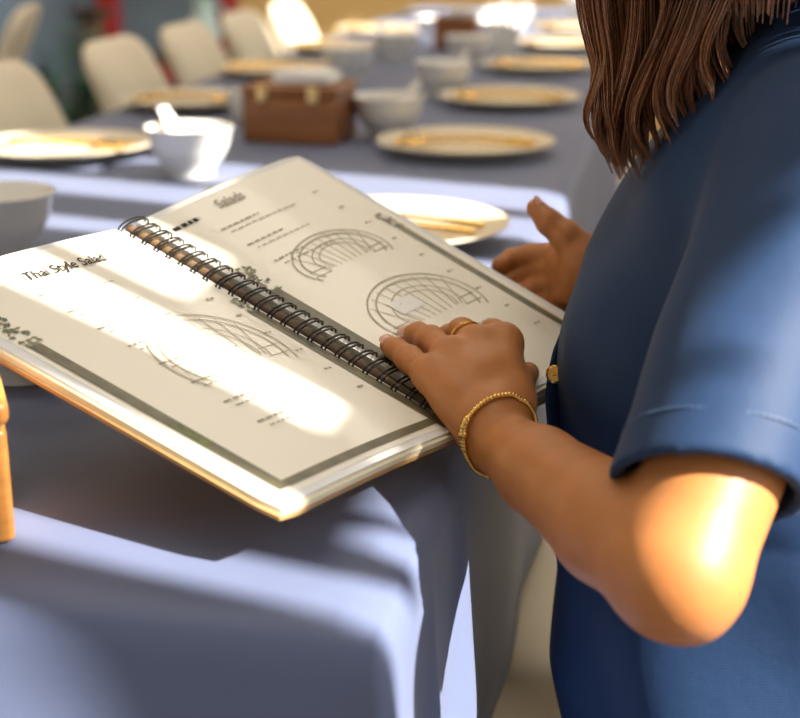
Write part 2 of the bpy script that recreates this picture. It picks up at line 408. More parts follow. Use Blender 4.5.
wood_box('wooden_box', .11, .115, .084, M['boxwood2'], (-.4194, .682, ZT), 30, 'honey-coloured wooden box cut by the left border', napkins=False)
lathe_obj('tea_cup', [(0, .004), (.018, .004), (.02, 0), (.024, .003), (.030, .03), (.032, .055), (.0305, .0555), (.028, .03), (.02, .008), (0, .007)], M['china']).location = (-.705, 2.30, ZT)
tag(bpy.data.objects['tea_cup'], 'small pale cup just left of the wooden box', 'cup')
# standing folded napkins at the far end
def napkin_fan(loc, s, rz, label):
    v = []; f = []; n = 11
    for i in range(n):
        a = -.9+1.8*i/(n-1); r = .10*s; yy = .010*s*(1 if i % 2 else -1)
        v += [(0.25*r*math.sin(a), yy*.6, 0), (r*.75*math.sin(a), yy, r*.6+.2*r*math.cos(a)), (r*math.sin(a), yy, r*(.5+.9*math.cos(a)))]
    for i in range(n-1):
        for k in range(2): f.append((i*3+k, (i+1)*3+k, (i+1)*3+k+1, i*3+k+1))
    o = mk('standing_napkin', v, f, M['napkin'], smooth=False); m_ = o.modifiers.new('t', 'SOLIDIFY'); m_.thickness = .003*s
    o.location = loc; o.rotation_euler = (0, 0, math.radians(rz)); tag(o, label, 'napkin', 'standing napkins')
napkin_fan((-.41, 3.52, ZT), .6, 20, 'white folded napkin standing before the fourth right-hand plate')
napkin_fan((-.30, 4.65, ZT+0), .7, -15, 'white folded napkin standing at the far right end')
napkin_fan((-.52, 4.25, ZT), .6, 10, 'white folded napkin standing behind the far box')

# ------------------------------------------------------------------ chairs
def rounded_slab(w, h, t, rad, nseg=8, bulge=.012, taper=0.0):
    """upright padded slab in the YZ plane: width w (y), height h (z), thickness t (x); strongly rounded upper corners"""
    out = []
    for k in range(nseg+1):
        a = math.pi/2*k/nseg; out.append((w/2-rad+rad*math.cos(a), h-rad+rad*math.sin(a)))
    for k in range(nseg+1):
        a = math.pi/2+math.pi/2*k/nseg; out.append((-w/2+rad+rad*math.cos(a), h-rad+rad*math.sin(a)))
    r2 = rad*.35
    for k in range(nseg+1):
        a = math.pi+math.pi/2*k/nseg; out.append((-w/2+r2+r2*math.cos(a), r2+r2*math.sin(a)))
    for k in range(nseg+1):
        a = 1.5*math.pi+math.pi/2*k/nseg; out.append((w/2-r2+r2*math.cos(a), r2+r2*math.sin(a)))
    out = [(y_*(1-taper*z/h), z) for (y_, z) in out]
    c = (0, h*.5); rings = []
    for (x, s) in ((-t*.5-bulge*.2, .0), (-t*.5-bulge*.2, .5), (-t*.5, .90), (-t*.36, .975), (-t*.12, 1), (t*.12, 1), (t*.36, .975), (t*.5, .90), (t*.5+bulge, .5), (t*.5+bulge, .0)):
        rings.append([(x, c[0]+(p[0]-c[0])*s, c[1]+(p[1]-c[1])*s) for p in out])
    v = [p for r in rings for p in r]; n = len(out); f = []
    for r in range(len(rings)-1):
        for k in range(n): f.append((r*n+k, r*n+(k+1) % n, (r+1)*n+(k+1) % n, (r+1)*n+k))
    return v, f
def make_chair(m, frame):
    """seat centre over the origin, backrest on the -x side, facing +x"""
    t = empty('dining_chair')
    sv, sf = rounded_slab(.44, .43, .075, .10)
    s2 = [(x_, y_, z_) for (x_, y_, z_) in sv]
    # lay the slab flat: height becomes depth along x, thickness becomes z
    seat = [(.215-z_, y_, .402+x_) for (x_, y_, z_) in s2]
    so = mk('seat', seat, [tuple(reversed(q)) for q in sf], m, t)
    bv, bf = rounded_slab(.36, .42, .045, .075, taper=.08)
    bv = [(x_-.215-.45*z_, y_, z_+.415) for (x_, y_, z_) in bv]
    mk('backrest', bv, bf, m, t)
    for sx in (-1, 1):
        for sy in (-1, 1):
            MB().tube([(sx*.165-.01, sy*.165, .37), (sx*.20-.01, sy*.19, 0)], [.017, .011], 10).build('leg', frame, t)
    MB().box((-.01, 0, .358), (.33, .33, .02), .004).build('seat_frame', frame, t)
    return t
ch_c = make_chair(M['cream'], M['darkwood']); ch_t = None
def chair(src, x, y, rz, label, group, used=[]):
    if src.name in used: o = copy_tree(src)
    else: used.append(src.name); o = src
    o.location = (x, y, 0); o.rotation_euler = (0, 0, math.radians(rz)); tag(o, label, 'chair', group); return o
G = 'chairs on the far left side of the table'
LCX = -.805
chair(ch_c, LCX, 2.37, 0, 'cream chair cut by the left border behind the first plate', G)
for (y, lab) in ((2.95, 'cream chair behind the second left-hand plate, below the first red post'), (3.42, 'cream chair between the two red window posts'), (3.90, 'cream chair just right of the second red post, beside the brightest one'), (4.37, 'brightest sunlit cream chair, farthest along the left side')):
    chair(ch_c, LCX, y, 0, lab, G)
chair(ch_c, -2.30, 3.95, 195, 'pale chair at the upper left border, turned away from the table', 'chairs of the neighbouring table')
chair(ch_c, .02, 1.335, 180, 'cream padded chair tucked under the cloth beyond the woman', 'chairs on the right side of the table')
chair(ch_c, .14, .88, 180, 'cream padded chair the woman in blue sits on', 'chairs on the right side of the table')
chair(ch_c, .10, 1.95, 180, 'cream padded chair hidden behind the hair and shoulder', 'chairs on the right side of the table')

# ------------------------------------------------------------------ things beyond the table
ped = empty('wooden_pedestal', (-2.43, 5.75, 0)); tag(ped, 'narrow brown wooden pedestal before the glazed front', 'pedestal')
MB().box((0, 0, .02), (.16, .16, .04), .005).build('base', M['darkwood'], ped); MB().box((0, 0, .36), (.085, .085, .66), .006).build('post', M['pedwood'], ped); MB().box((0, 0, .705), (.14, .14, .03), .005).build('top', M['darkwood'], ped)
pp = empty('potted_shrub', (-2.02, 4.55, 0)); tag(pp, 'green potted shrub standing left of the chairs', 'plant')
MB().lathe([(0, .01), (.09, 0), (.10, .02), (.13, .26), (.14, .27), (.125, .27), (.11, .24), (0, .235)], 28).build('pot', M['pot'], pp)
rs = random.Random(3); fol = MB(); stem = MB()
for k in range(9):
    a = rs.uniform(0, 6.28); top = np.array([.10*math.cos(a), .10*math.sin(a), rs.uniform(.5, .72)])
    stem.tube([(0, 0, .22), top*.6+np.array([0, 0, .12]), top], [.006, .005, .003], 6)
    for q in range(16):
        b = rs.uniform(0, 6.28); c = top*rs.uniform(.6, 1.05); d = np.array([math.cos(b), math.sin(b), rs.uniform(-.2, .7)]); d /= np.linalg.norm(d); L_ = rs.uniform(.06, .11)
        w_ = np.cross(d, (0, 0, 1.0)); w_ /= np.linalg.norm(w_); n_ = np.cross(w_, d)
        fol.add([c, c+d*L_*.4+w_*L_*.2-n_*.006, c+d*L_, c+d*L_*.4-w_*L_*.2-n_*.006, c+d*L_*.45+n_*.006], [(0, 1, 4), (1, 2, 4), (2, 3, 4), (3, 0, 4)])
stem.build('stem', M['darkwood'], pp); tag(fol.build('foliage', M['leaf'], pp, smooth=False), kind='stuff')
st = empty('side_table', (-1.68, 5.05, 0)); tag(st, 'small dark side table behind the cream chairs', 'table')
MB().box((0, 0, .60), (.42, .42, .03), .006).build('table_top', M['darkwood'], st)
for sx in (-1, 1):
    for sy in (-1, 1): MB().tube([(sx*.17, sy*.17, .585), (sx*.18, sy*.18, 0)], [.018, .013], 8).build('leg', M['darkwood'], st)
jug = empty('glass_jug', (-1.68, 5.0, .6155)); tag(jug, 'pale aqua glass jug on the dark side table', 'jug')
MB().lathe([(0, .004), (.045, 0), (.052, .01), (.058, .07), (.05, .12), (.034, .155), (.036, .18), (.042, .195), (.039, .195), (.032, .178), (.030, .155), (.046, .12), (.054, .07), (.048, .012), (0, .01)], 32).build('body', M['aqua'], jug)
MB().tube([(.034, 0, .17), (.075, 0, .165), (.085, 0, .12), (.06, 0, .06)], .006, 8).build('handle', M['aqua'], jug)
#@@PART2
# ------------------------------------------------------------------ the open menu
C = {'A': at(130, 226, 1.015), 'E': at(467, 424, .893), 'LT': at(-102, 287, .853), 'LB': at(283, 505, .731), 'RT': at(299, 154, 1.158), 'RB': at(622, 345, 1.036)}
menu = empty('open_menu', tuple(C['LB'])); tag(menu, 'open wire-bound menu with cream printed pages held above the table', 'menu')
def page_fn(side):
    a, e = C['A'], C['E']; t, b = (C['LT'], C['LB']) if side == 'L' else (C['RT'], C['RB'])
    def P(u, v, h=0.0):
        p = (1-u)*((1-v)*a+v*e) + u*((1-v)*t+v*b)
        du = (1-v)*(t-a)+v*(b-e); dv = (1-u)*(e-a)+u*(b-t)
        n = np.cross(du, dv); n /= np.linalg.norm(n); n = n if n[2] > 0 else -n
        bow = .0045*math.sin(math.pi*min(1, max(0, u)))*(.6+.4*math.sin(3*v+.5))
        return p + n*(h+bow)
    return P
PL, PR = page_fn('L'), page_fn('R')
WPG, LPG = .197, .30
def sheet(P, u0, u1, v0, v1, h0, h1, nu=14, nv=20, rc=.0):
    """slab between page heights h0 (under) and h1 (upper), outer corners rounded by rc (metres)"""
    us = np.linspace(u0, u1, nu); vs = np.linspace(v0, v1, nv); v = []; f = []
    def uv(i, j):
        u, w = us[i], vs[j]
        if rc:
            x = (u1-u)*WPG; y = min(w-v0, v1-w)*LPG
            if x < rc and y < rc:
                d = math.hypot(rc-x, rc-y)
                if d > rc:
                    k = rc/d; x2 = rc-(rc-x)*k; y2 = rc-(rc-y)*k
                    u = u1-x2/WPG; w = v0+y2/LPG if w-v0 < v1-w else v1-y2/LPG
        return u, w
    for h in (h0, h1):
        for j in range(nv):
            for i in range(nu):
                u, w = uv(i, j); v.append(P(u, w, h))
    n = nu*nv
    for j in range(nv-1):
        for i in range(nu-1):
            q = (j*nu+i, j*nu+i+1, (j+1)*nu+i+1, (j+1)*nu+i)
            f.append(tuple(reversed(q))); f.append(tuple(n+k for k in q))
    per = [i for i in range(nu)] + [j*nu+nu-1 for j in range(1, nv)] + [(nv-1)*nu+i for i in range(nu-2, -1, -1)] + [j*nu for j in range(nv-2, 0, -1)]
    for k in range(len(per)):
        a, b = per[k], per[(k+1) % len(per)]; f.append((a, b, n+b, n+a))
    return v, f
def fixn(o):
    bm = bmesh.new(); bm.from_mesh(o.data); bmesh.ops.recalc_face_normals(bm, faces=bm.faces); bm.to_mesh(o.data); bm.free(); return o
def page_part(name, P, m, u0, u1, v0, v1, h0, h1, parent=None, **k):
    v, f = sheet(P, u0, u1, v0, v1, h0, h1, **k)
    o = fixn(mk(name, v, f, m, parent or menu, world_space=True)); o.data.set_sharp_from_angle(angle=math.radians(40)); return o
GUT = .045
# covers, page stacks and the top laminated page of each side
page_part('cover', PL, M['cover'], GUT, 1.02, -.012, 1.012, -.0085, -.0062, rc=.008)
page_part('cover', PR, M['cover'], GUT, 1.02, -.012, 1.012, -.0165, -.0142, rc=.008)
page_part('page', PL, M['edge'], GUT, 1.012, -.008, 1.009, -.0061, -.0022, rc=.008)
for k in range(5):
    page_part('page', PR, M['edge'], GUT, 1.012-.003*(k % 2), -.008+.002*(k % 2), 1.009-.002*(k % 2), -.0141+.0025*k, -.0141+.0025*k+.0021, rc=.008)
topL = page_part('page', PL, M['sleeve'], GUT, 1.0, 0, 1.0, -.0021, -.0006, rc=.007)
topR = page_part('page', PR, M['sleeve'], GUT, 1.0, 0, 1.0, -.0016, -.0006, rc=.007)
def print_quad(P, m, parent, name, u0, u1, v0, v1, h=.0002, nu=10, nv=14):
    us = np.linspace(u0, u1, nu); vs = np.linspace(v0, v1, nv)
    v = [P(u, w, h) for w in vs for u in us]
    f = [(j*nu+i, j*nu+i+1, (j+1)*nu+i+1, (j+1)*nu+i) for j in range(nv-1) for i in range(nu-1)]
    if (np.cross(v[1]-v[0], v[nu]-v[0]))[2] < 0: f = [tuple(reversed(q)) for q in f]
    return mk(name, v, f, m, parent, world_space=True)
print_quad(PL, M['paper'], topL, 'printed_insert', GUT+.01, .965, .018, .982, -.0003)
print_quad(PR, M['paper'], topR, 'printed_insert', GUT+.01, .965, .018, .982, -.0003)
# printed borders
print_quad(PL, M['olive'], topL, 'border_print', .90, .945, .335, .965, .0001, 4, 24)
print_quad(PL, M['olive'], topL, 'border_print', .05, .90, .945, .967, .0001, 24, 3)
print_quad(PL, M['green'], topL, 'border_print', .905, .94, .70, .79, .0002, 3, 6)
print_quad(PL, M['olive'], topL, 'border_print', .06, .115, .44, .985, .0001, 4, 24)
print_quad(PR, M['olive'], topR, 'border_print', .065, .12, .40, .985, .0001, 4, 24)
print_quad(PR, M['olive'], topR, 'border_print', .885, .925, .37, .97, .0001, 4, 24)
def leaf_patch(P, parent, u0, u1, v0, v1, n):
    v = []; f = []
    for k in range(n):
        u = random.uniform(u0, u1); w = random.uniform(v0, v1); a = random.uniform(0, 6.28); L = random.uniform(.003, .007); W = L*random.uniform(.3, .55)
        b = len(v)
        for (x, y_) in ((-L/2, 0), (0, -W/2), (L/2, 0), (0, W/2)):
            xx = x*math.cos(a)-y_*math.sin(a); yy = x*math.sin(a)+y_*math.cos(a)
            v.append(P(u+xx/WPG, w+yy/LPG, .0003+.00001*(k % 9)))
        f.append((b, b+1, b+2, b+3))
    tag(fixn(mk('leaf_print', v, f, M['leafy'], parent, world_space=True)), kind='stuff')
leaf_patch(PL, topL, .885, .95, .18, .34, 60); leaf_patch(PR, topR, .875, .93, .31, .38, 30)
leaf_patch(PR, topR, .07, .14, .29, .41, 45); leaf_patch(PL, topL, .06, .11, .38, .45, 30)
# rounded white frame corner at the foot of the left page
def stroke(pts, w, P, m, parent, name, h=.0004, close=False):
    v = []; f = []; pts = [np.array(p) for p in pts]; n = len(pts)
    for i in range(n):
        t = pts[(i+1) % n if close else min(i+1, n-1)] - pts[(i-1) % n if close else max(i-1, 0)]
        t = t*np.array([WPG, LPG]); t = t/(np.linalg.norm(t)+1e-12); q = np.array([-t[1]/WPG, t[0]/LPG])*w/2
        v += [P(*(pts[i]+q), h), P(*(pts[i]-q), h)]
    for i in range(n if close else n-1):
        j = (i+1) % n; f.append((2*i, 2*i+1, 2*j+1, 2*j))
    return (v, f)
class Print:
    def __init__(s): s.v = []; s.f = []
    def add(s, vf):
        b = len(s.v); s.v += list(vf[0]); s.f += [tuple(i+b for i in q) for q in vf[1]]
    def done(s, name, m, parent): return tag(fixn(mk(name, s.v, s.f, m, parent, world_space=True)))
# page coordinates for writing: X runs in reading direction 0..1, v down the page
def rd(P, side): return (lambda X, v, h=.0004: P(1-X, v, h)) if side == 'L' else (lambda X, v, h=.0004: P(X, v, h))
RL, RR = rd(PL, 'L'), rd(PR, 'R')
def word_lines(R, parent, rows, m, name='menu_text'):
    pr = Print()
    for (x0, v, L, hgt) in rows:
        x = x0
        while x < x0+L:
            w = random.uniform(.012, .035); w = min(w, x0+L-x)
            q = [R(x, v), R(x+w, v), R(x+w, v+hgt), R(x, v+hgt)]
            pr.add((q, [(0, 1, 2, 3)])); x += w+.009
    o = pr.done(name, m, parent); tag(o, kind='stuff'); return o
random.seed(11)
rows = []
for k in range(8):
    v = .185+.085*k; rows.append((.30, v, random.uniform(.14, .22), .0055)); rows.append((.32, v+.022, random.uniform(.2, .34), .0035)); rows.append((.80+.01*(k % 2), v+.005, .04, .006))
word_lines(RL, topL, rows, M['ink3'])
rows = []
for k in range(9):
    v = .15+.085*k
    if k in (0, 1, 2, 7, 8): rows.append((.24, v, random.uniform(.16, .24), .0055)); rows.append((.26, v+.022, random.uniform(.28, .42), .0035))
    rows.append((.78, v+.005, .035, .006))
word_lines(RR, topR, rows, M['ink3'])
# faint emblem of concentric arches printed across the pages
def emblem(R, parent, cx, cv_, sx, sv, m):
    pr = Print()
    for r in (1.0, .86, .62, .48):
        pts = [(cx+sx*r*math.cos(a), cv_-sv*r*math.sin(a)) for a in np.linspace(-.5, math.pi+.5, 36)]
        pr.add(stroke(pts, .0013 if r > .7 else .0009, lambda u, v, h: R(u, v, h), m, parent, '', .0003))
    for t in np.linspace(-.8, .8, 9):
        pr.add(stroke([(cx+sx*t*.62, cv_+sv*.25), (cx+sx*t, cv_-sv*math.sqrt(max(0, 1-t*t))*.9)], .0008, lambda u, v, h: R(u, v, h), m, parent, '', .0003))
    for q in (.0, .2): pr.add(stroke([(cx-sx*.9, cv_+sv*(.1+q)), (cx+sx*.9, cv_+sv*(.1+q))], .0011, lambda u, v, h: R(u, v, h), m, parent, '', .0003))
    tag(pr.done('emblem_print', m, parent), kind='stuff')
emblem(RL, topL, .56, .56, .25, .17, M['ink2']); M['ink4'] = mat('soft_ink', (.47, .41, .31), .5)
emblem(RR, topR, .50, .40, .24, .10, M['ink4']); emblem(RR, topR, .50, .66, .27, .13, M['ink4'])
for (x0, v0, w, hh) in ((.36, .60, .13, .05), (.36, .78, .14, .045)):
    pr = Print(); pr.add(([RR(x0, v0), RR(x0+w, v0), RR(x0+w, v0+hh), RR(x0, v0+hh)], [(0, 1, 2, 3)])); pr.done('pale_label', M['patch'], topR)
# page headings in script lettering, the small dark tag in the corner
def lettering(body, R, parent, x0, v0, size, m, slope=0.0, shear=.35, name='heading_text', squeeze=.8):
    cu = bpy.data.curves.new('tmp', 'FONT'); cu.body = body; cu.size = 1; cu.shear = shear; cu.fill_mode = 'FRONT'; cu.resolution_u = 3; cu.offset = .012
    o = bpy.data.objects.new('tmp', cu); COL.objects.link(o)
    bpy.context.view_layer.update(); me = bpy.data.meshes.new_from_object(o.evaluated_get(bpy.context.evaluated_depsgraph_get()))
    v = [R(x0+p.co.x*size*squeeze/WPG, v0-(p.co.y*size+slope*p.co.x*size)/LPG, .0006) for p in me.vertices]; f = [tuple(q.vertices) for q in me.polygons]
    bpy.data.objects.remove(o); bpy.data.curves.remove(cu); bpy.data.meshes.remove(me)
    return fixn(mk(name, v, f, m, parent, smooth=False, world_space=True))
lettering('Thai Style Salad', RL, topL, .345, .125, .0150, M['ink'], squeeze=.74)
lettering('Salads', RR, topR, .35, .085, .0155, M['ink3'], squeeze=.8)
for (R, par, x0, v0) in ((RL, topL, .04, .06), (RR, topR, .10, .075)):
    word_lines(R, par, [(x0, v0, .14, .014)], M['ink'], 'corner_tag')
# wire binding
nr = 26
sp = MB(); sp.tube([C['A']+(C['E']-C['A'])*t+np.array([0, 0, -.003]) for t in np.linspace(-.005, 1.0, 12)], .0042, 10)
sp.build('spine', M['spine'], menu, world_space=True)
nL = PL(.3, .5, 1)-PL(.3, .5, 0); nR = PR(.3, .5, 1)-PR(.3, .5, 0); sdir_ = (C['E']-C['A'])/np.linalg.norm(C['E']-C['A'])
for k in range(nr):
    t = .012+.976*k/(nr-1); rb = MB()
    for dz in (-.0016, .0016):
        tt = t+dz/LPG
        a = PL(.068, tt, -.004); b = PL(.068, tt, .001); c = PR(.068, tt, .001); d = PR(.068, tt, -.012)
        mid = (C['A']*(1-tt)+C['E']*tt); up = (nL+nR)/2; up /= np.linalg.norm(up)
        pts = []
        r = np.linalg.norm(b-c)/2; x = (c-b)/np.linalg.norm(c-b); cen = (b+c)/2
        for q in np.linspace(0, math.pi, 11): pts.append(cen - x*r*math.cos(q) + up*(.0045*math.sin(q)))
        rb.tube([a]+pts+[d], .00075, 6)
    rb.build('wire_ring', M['wire'], menu, world_space=True)
#@@PART3
# ------------------------------------------------------------------ implicit surfaces for the woman
def smin(a, b, k):
    if k <= 0: return np.minimum(a, b)
    h = np.clip(.5+.5*(b-a)/k, 0, 1); return b+(a-b)*h - k*h*(1-h)
class Field:
    def __init__(s, lo, hi, h):
        s.lo = np.array(lo, float); s.h = h; s.n = np.ceil((np.array(hi)-s.lo)/h).astype(int)+1
        s.D = np.full(s.n, .5, dtype=np.float32)
        s.ax = [s.lo[i]+h*np.arange(s.n[i]) for i in range(3)]
    def win(s, lo, hi):
        i0 = np.clip(np.floor((np.array(lo)-s.lo)/s.h).astype(int), 0, s.n); i1 = np.clip(np.ceil((np.array(hi)-s.lo)/s.h).astype(int)+1, 0, s.n)
        sl = tuple(slice(a, b) for a, b in zip(i0, i1))
        X, Y, Z = s.ax[0][sl[0]][:, None, None], s.ax[1][sl[1]][None, :, None], s.ax[2][sl[2]][None, None, :]
        return sl, X, Y, Z
    def cone(s, p0, r0, p1, r1, k=.004, flat=None):
        """tapered capsule; flat=(unit vector, factor) squashes it along a direction"""
        p0 = np.array(p0, float); p1 = np.array(p1, float); m = max(r0, r1)+k+2*s.h+.004
        sl, X, Y, Z = s.win(np.minimum(p0, p1)-m, np.maximum(p0, p1)+m)
        d = s.cone_d(X, Y, Z, p0, r0, p1, r1, flat); s.D[sl] = smin(s.D[sl], d, k); return s
    @staticmethod
    def cone_d(X, Y, Z, p0, r0, p1, r1, flat=None):
        b = p1-p0; L2 = b@b+1e-12
        ax, ay, az = X-p0[0], Y-p0[1], Z-p0[2]
        t = np.clip((ax*b[0]+ay*b[1]+az*b[2])/L2, 0, 1)
        qx, qy, qz = ax-t*b[0], ay-t*b[1], az-t*b[2]
        q2 = qx*qx+qy*qy+qz*qz
        if flat is not None:
            w = qx*flat[0][0]+qy*flat[0][1]+qz*flat[0][2]; q2 = q2+w*w*(flat[1]**2-1)
        return np.sqrt(q2)-(r0+(r1-r0)*t)
    def chain(s, pts, rad, k=.003):
        for i in range(len(pts)-1): s.cone(pts[i], rad[i], pts[i+1], rad[i+1], k)
    def ell(s, c, r, k=.01, R=None):
        c = np.array(c, float); m = max(r)+k+2*s.h; sl, X, Y, Z = s.win(c-m, c+m)
        q = [X-c[0], Y-c[1], Z-c[2]]
        if R is not None: q = [R[0][i]*q[0]+R[1][i]*q[1]+R[2][i]*q[2] for i in range(3)]
        k0 = np.sqrt((q[0]/r[0])**2+(q[1]/r[1])**2+(q[2]/r[2])**2); k1 = np.sqrt((q[0]/r[0]**2)**2+(q[1]/r[1]**2)**2+(q[2]/r[2]**2)**2)+1e-9
        s.D[sl] = smin(s.D[sl], k0*(k0-1)/k1, k); return s
    def loft(s, zs, cx, cy, a, b, k=.02, p=2.3, top=None):
        """stack of superellipses along z"""
        X, Y, Z = s.ax[0][:, None, None], s.ax[1][None, :, None], s.ax[2]
        I = lambda q: np.interp(Z, zs, q)[None, None, :]
        A, B = I(a), I(b); dx = np.abs(X-I(cx))/A; dy = np.abs(Y-I(cy))/B
        d = ((dx**p+dy**p)**(1/p)-1)*np.minimum(A, B)
        zz = Z[None, None, :]; d = np.maximum(d, np.maximum(zz-zs[-1], zs[0]-zz))
        s.D = smin(s.D, d.astype(np.float32), k); return s
    def mesh(s):
        D = s.D; n = D.shape; neg = D < 0
        c = np.zeros((n[0]-1, n[1]-1, n[2]-1), dtype=np.int8)
        for dx in (0, 1):
            for dy in (0, 1):
                for dz in (0, 1): c += neg[dx:n[0]-1+dx, dy:n[1]-1+dy, dz:n[2]-1+dz]
        act = (c > 0) & (c < 8); ijk = np.argwhere(act); idx = np.full(act.shape, -1, dtype=np.int64); idx[act] = np.arange(len(ijk))
        acc = np.zeros((len(ijk), 3)); cnt = np.zeros(len(ijk))
        cor = [(a, b, d) for a in (0, 1) for b in (0, 1) for d in (0, 1)]
        val = {q: D[ijk[:, 0]+q[0], ijk[:, 1]+q[1], ijk[:, 2]+q[2]] for q in cor}
        for q in cor:
            for ax in range(3):
                if q[ax] == 0:
                    q2 = list(q); q2[ax] = 1; q2 = tuple(q2); va, vb = val[q], val[q2]
                    m = (va < 0) != (vb < 0); t = np.zeros(len(ijk)); t[m] = va[m]/(va[m]-vb[m])
                    pt = np.tile(np.array(q, float), (len(ijk), 1)); pt[:, ax] += t
                    acc[m] += pt[m]; cnt[m] += 1
        verts = s.lo + s.h*(ijk+acc/cnt[:, None])
        faces = []
        for ax in range(3):
            sh = [slice(None)]*3; sh2 = [slice(None)]*3; sh[ax] = slice(0, -1); sh2[ax] = slice(1, None)
            A_, B_ = neg[tuple(sh)], neg[tuple(sh2)]; e = np.argwhere(A_ != B_)
            o1, o2 = (ax+1) % 3, (ax+2) % 3
            e = e[(e[:, o1] > 0) & (e[:, o2] > 0) & (e[:, o1] < n[o1]-1) & (e[:, o2] < n[o2]-1)]
            fl = A_[e[:, 0], e[:, 1], e[:, 2]]
            def cell(d1, d2):
                q = e.copy(); q[:, o1] += d1; q[:, o2] += d2; return idx[q[:, 0], q[:, 1], q[:, 2]]
            Q = np.stack([cell(-1, -1), cell(0, -1), cell(0, 0), cell(-1, 0)], 1)
            Q[~fl] = Q[~fl][:, ::-1]; faces.append(Q)
        Fc = np.concatenate(faces); Fc = Fc[(Fc >= 0).all(1)]
        return verts, Fc
def smooth_mesh(v, f, it=2, lam=.5):
    n = len(v); src = np.concatenate([f[:, i] for i in range(4)]+[f[:, (i+1) % 4] for i in range(4)]); dst = np.concatenate([f[:, (i+1) % 4] for i in range(4)]+[f[:, i] for i in range(4)])
    deg = np.bincount(src, minlength=n)[:, None]+1e-9
    for _ in range(it):
        for L_ in (lam, -lam*1.03):
            a = np.stack([np.bincount(src, v[dst, k], n) for k in range(3)], 1)/deg; v = v+L_*(a-v)
    return v

woman = empty('person', (.14, .93, 0)); tag(woman, 'woman in a blue short-sleeved shirt reading the open menu', 'person')
unit = lambda q: np.array(q, float)/np.linalg.norm(q)
# ---- joints
S_L = np.array([.090, .838, .955]); EL = at(677, 572, .70); WL = at(499, 441, .866)
S_R = np.array([.105, 1.12, .955]); ER = np.array([.10, 1.20, .775]); WR = at(612, 290, 1.075)
ZS = np.array([.44, .50, .58, .66, .72, .79, .86, .92, .97, 1.005, 1.03, 1.05])
TCX = np.array([.12, .11, .095, .085, .075, .062, .066, .075, .085, .095, .10, .10])
TCY = np.array([.93, .93, .94, .95, .96, .965, .97, .975, .98, .98, .98, .98])
TA = np.array([.12, .145, .155, .147, .136, .128, .114, .094, .074, .060, .05, .042])
TB = np.array([.17, .18, .180, .165, .155, .158, .163, .163, .155, .12, .075, .05])

# ---- left arm and hand (fine)
K = [at(503, 345, .928), at(476, 347, .919), at(451, 358, .906), at(430, 376, .893)]     # knuckles: index .. little finger
lo = np.min([EL, WL]+K, 0)-.11; hi = np.max([EL, WL]+K, 0)+.09
fa = Field(lo, hi, .0019)
ua = unit(S_L-EL)
fa.cone(EL, .0335, EL+ua*.13, .0400, .008)
fl = unit(WL-EL)
fa.cone(EL, .0325, EL+fl*.06, .0325, .012); fa.cone(EL+fl*.06, .0325, EL+fl*.14, .0255, .008); fa.cone(EL+fl*.14, .0255, WL, .0195, .008)
elb = at(693, 612, .705)
fa.cone(elb, .011, EL, .022, .015)
carp = at(494, 424, .872)
fa.cone(WL, .0195, carp, .0200, .008)
R0 = [.0125, .012, .0115, .0105]
for k in range(4):
    start = carp + (K[k]-carp)*.12 + (K[k]-K[1])*.18
    fa.cone(start, .015, K[k], R0[k], .012)
for k in range(3): fa.cone(K[k]*.55+carp*.45, .0145, K[k+1]*.55+carp*.45, .0135, .012)
pn = unit(PR(.5, .8, 1)-PR(.5, .8, 0))
fing = [[K[0], at(493, 334, .958), at(481, 341, .966), at(476, 349, .960)],
        [K[1], at(462, 333, .946), at(449, 337, .956), at(442, 343, .955)],
        [K[2], at(431, 340, .932), at(418, 334, .947), at(410, 335, .953)],
        [K[3], at(409, 359, .914), at(396, 349, .928), at(389, 345, .937)]]
FR = [[.0115, .0095, .0085, .0072], [.0115, .0096, .0086, .0073], [.0105, .0090, .0082, .0070], [.0098, .0084, .0076, .0065]]
for pts, r in zip(fing, FR):
    fa.cone(pts[0], r[0], pts[1], r[1], .005); fa.cone(pts[1], r[1], pts[2], r[2], .0025); fa.cone(pts[2], r[2], pts[3], r[3], .0025)
    fa.ell(pts[1], [r[1]*1.07]*3, .003)
TH = [at(508, 404, .890), at(515, 386, .918), at(521, 378, .942), at(528, 373, .957)]
fa.cone(carp, .0165, TH[0], .0155, .012); fa.cone(TH[0], .0155, TH[1], .0125, .010); fa.cone(TH[1], .0118, TH[2], .0098, .004); fa.cone(TH[2], .0098, TH[3], .0078, .003)
# tendons and knuckle tops
for k in range(4):
    up = unit(K[k]-PR(.35, .8)); fa.cone(K[k]+V_U*.003-V_F*.003, R0[k]*.80, K[k]*.6+carp*.4-V_F*.006+V_U*.003, .008, .010)
vA, fA = fa.mesh(); vA = smooth_mesh(vA, fA, 3)

# ---- right arm and hand (fine)
KR = [at(566, 256, 1.100), at(566, 270, 1.094), at(567, 284, 1.087), at(570, 297, 1.078)]
lo = np.min([WR, ER]+KR, 0)-.09; hi = np.max([WR, ER]+KR, 0)+.08
fb = Field(lo, hi, .0021)
fb.cone(ER, .036, ER*.55+WR*.45, .036, .02); fb.cone(ER*.55+WR*.45, .036, WR, .0225, .03); ur = unit(S_R-ER); fb.cone(ER, .037, ER+ur*.10, .041, .02)
cR = at(598, 282, 1.075); fb.cone(WR, .0225, cR, .021, .012)
for k in range(4): fb.cone(cR, .0165, KR[k], [.0125, .012, .0115, .0105][k], .012)
fr_ = [[KR[0], at(532, 255, 1.118), at(512, 259, 1.122), at(500, 266, 1.117)],
       [KR[1], at(534, 270, 1.120), at(514, 277, 1.124), at(503, 286, 1.118)],
       [KR[2], at(538, 287, 1.113), at(520, 295, 1.116), at(510, 303, 1.110)],
       [KR[3], at(546, 303, 1.104), at(531, 311, 1.106), at(522, 318, 1.100)]]
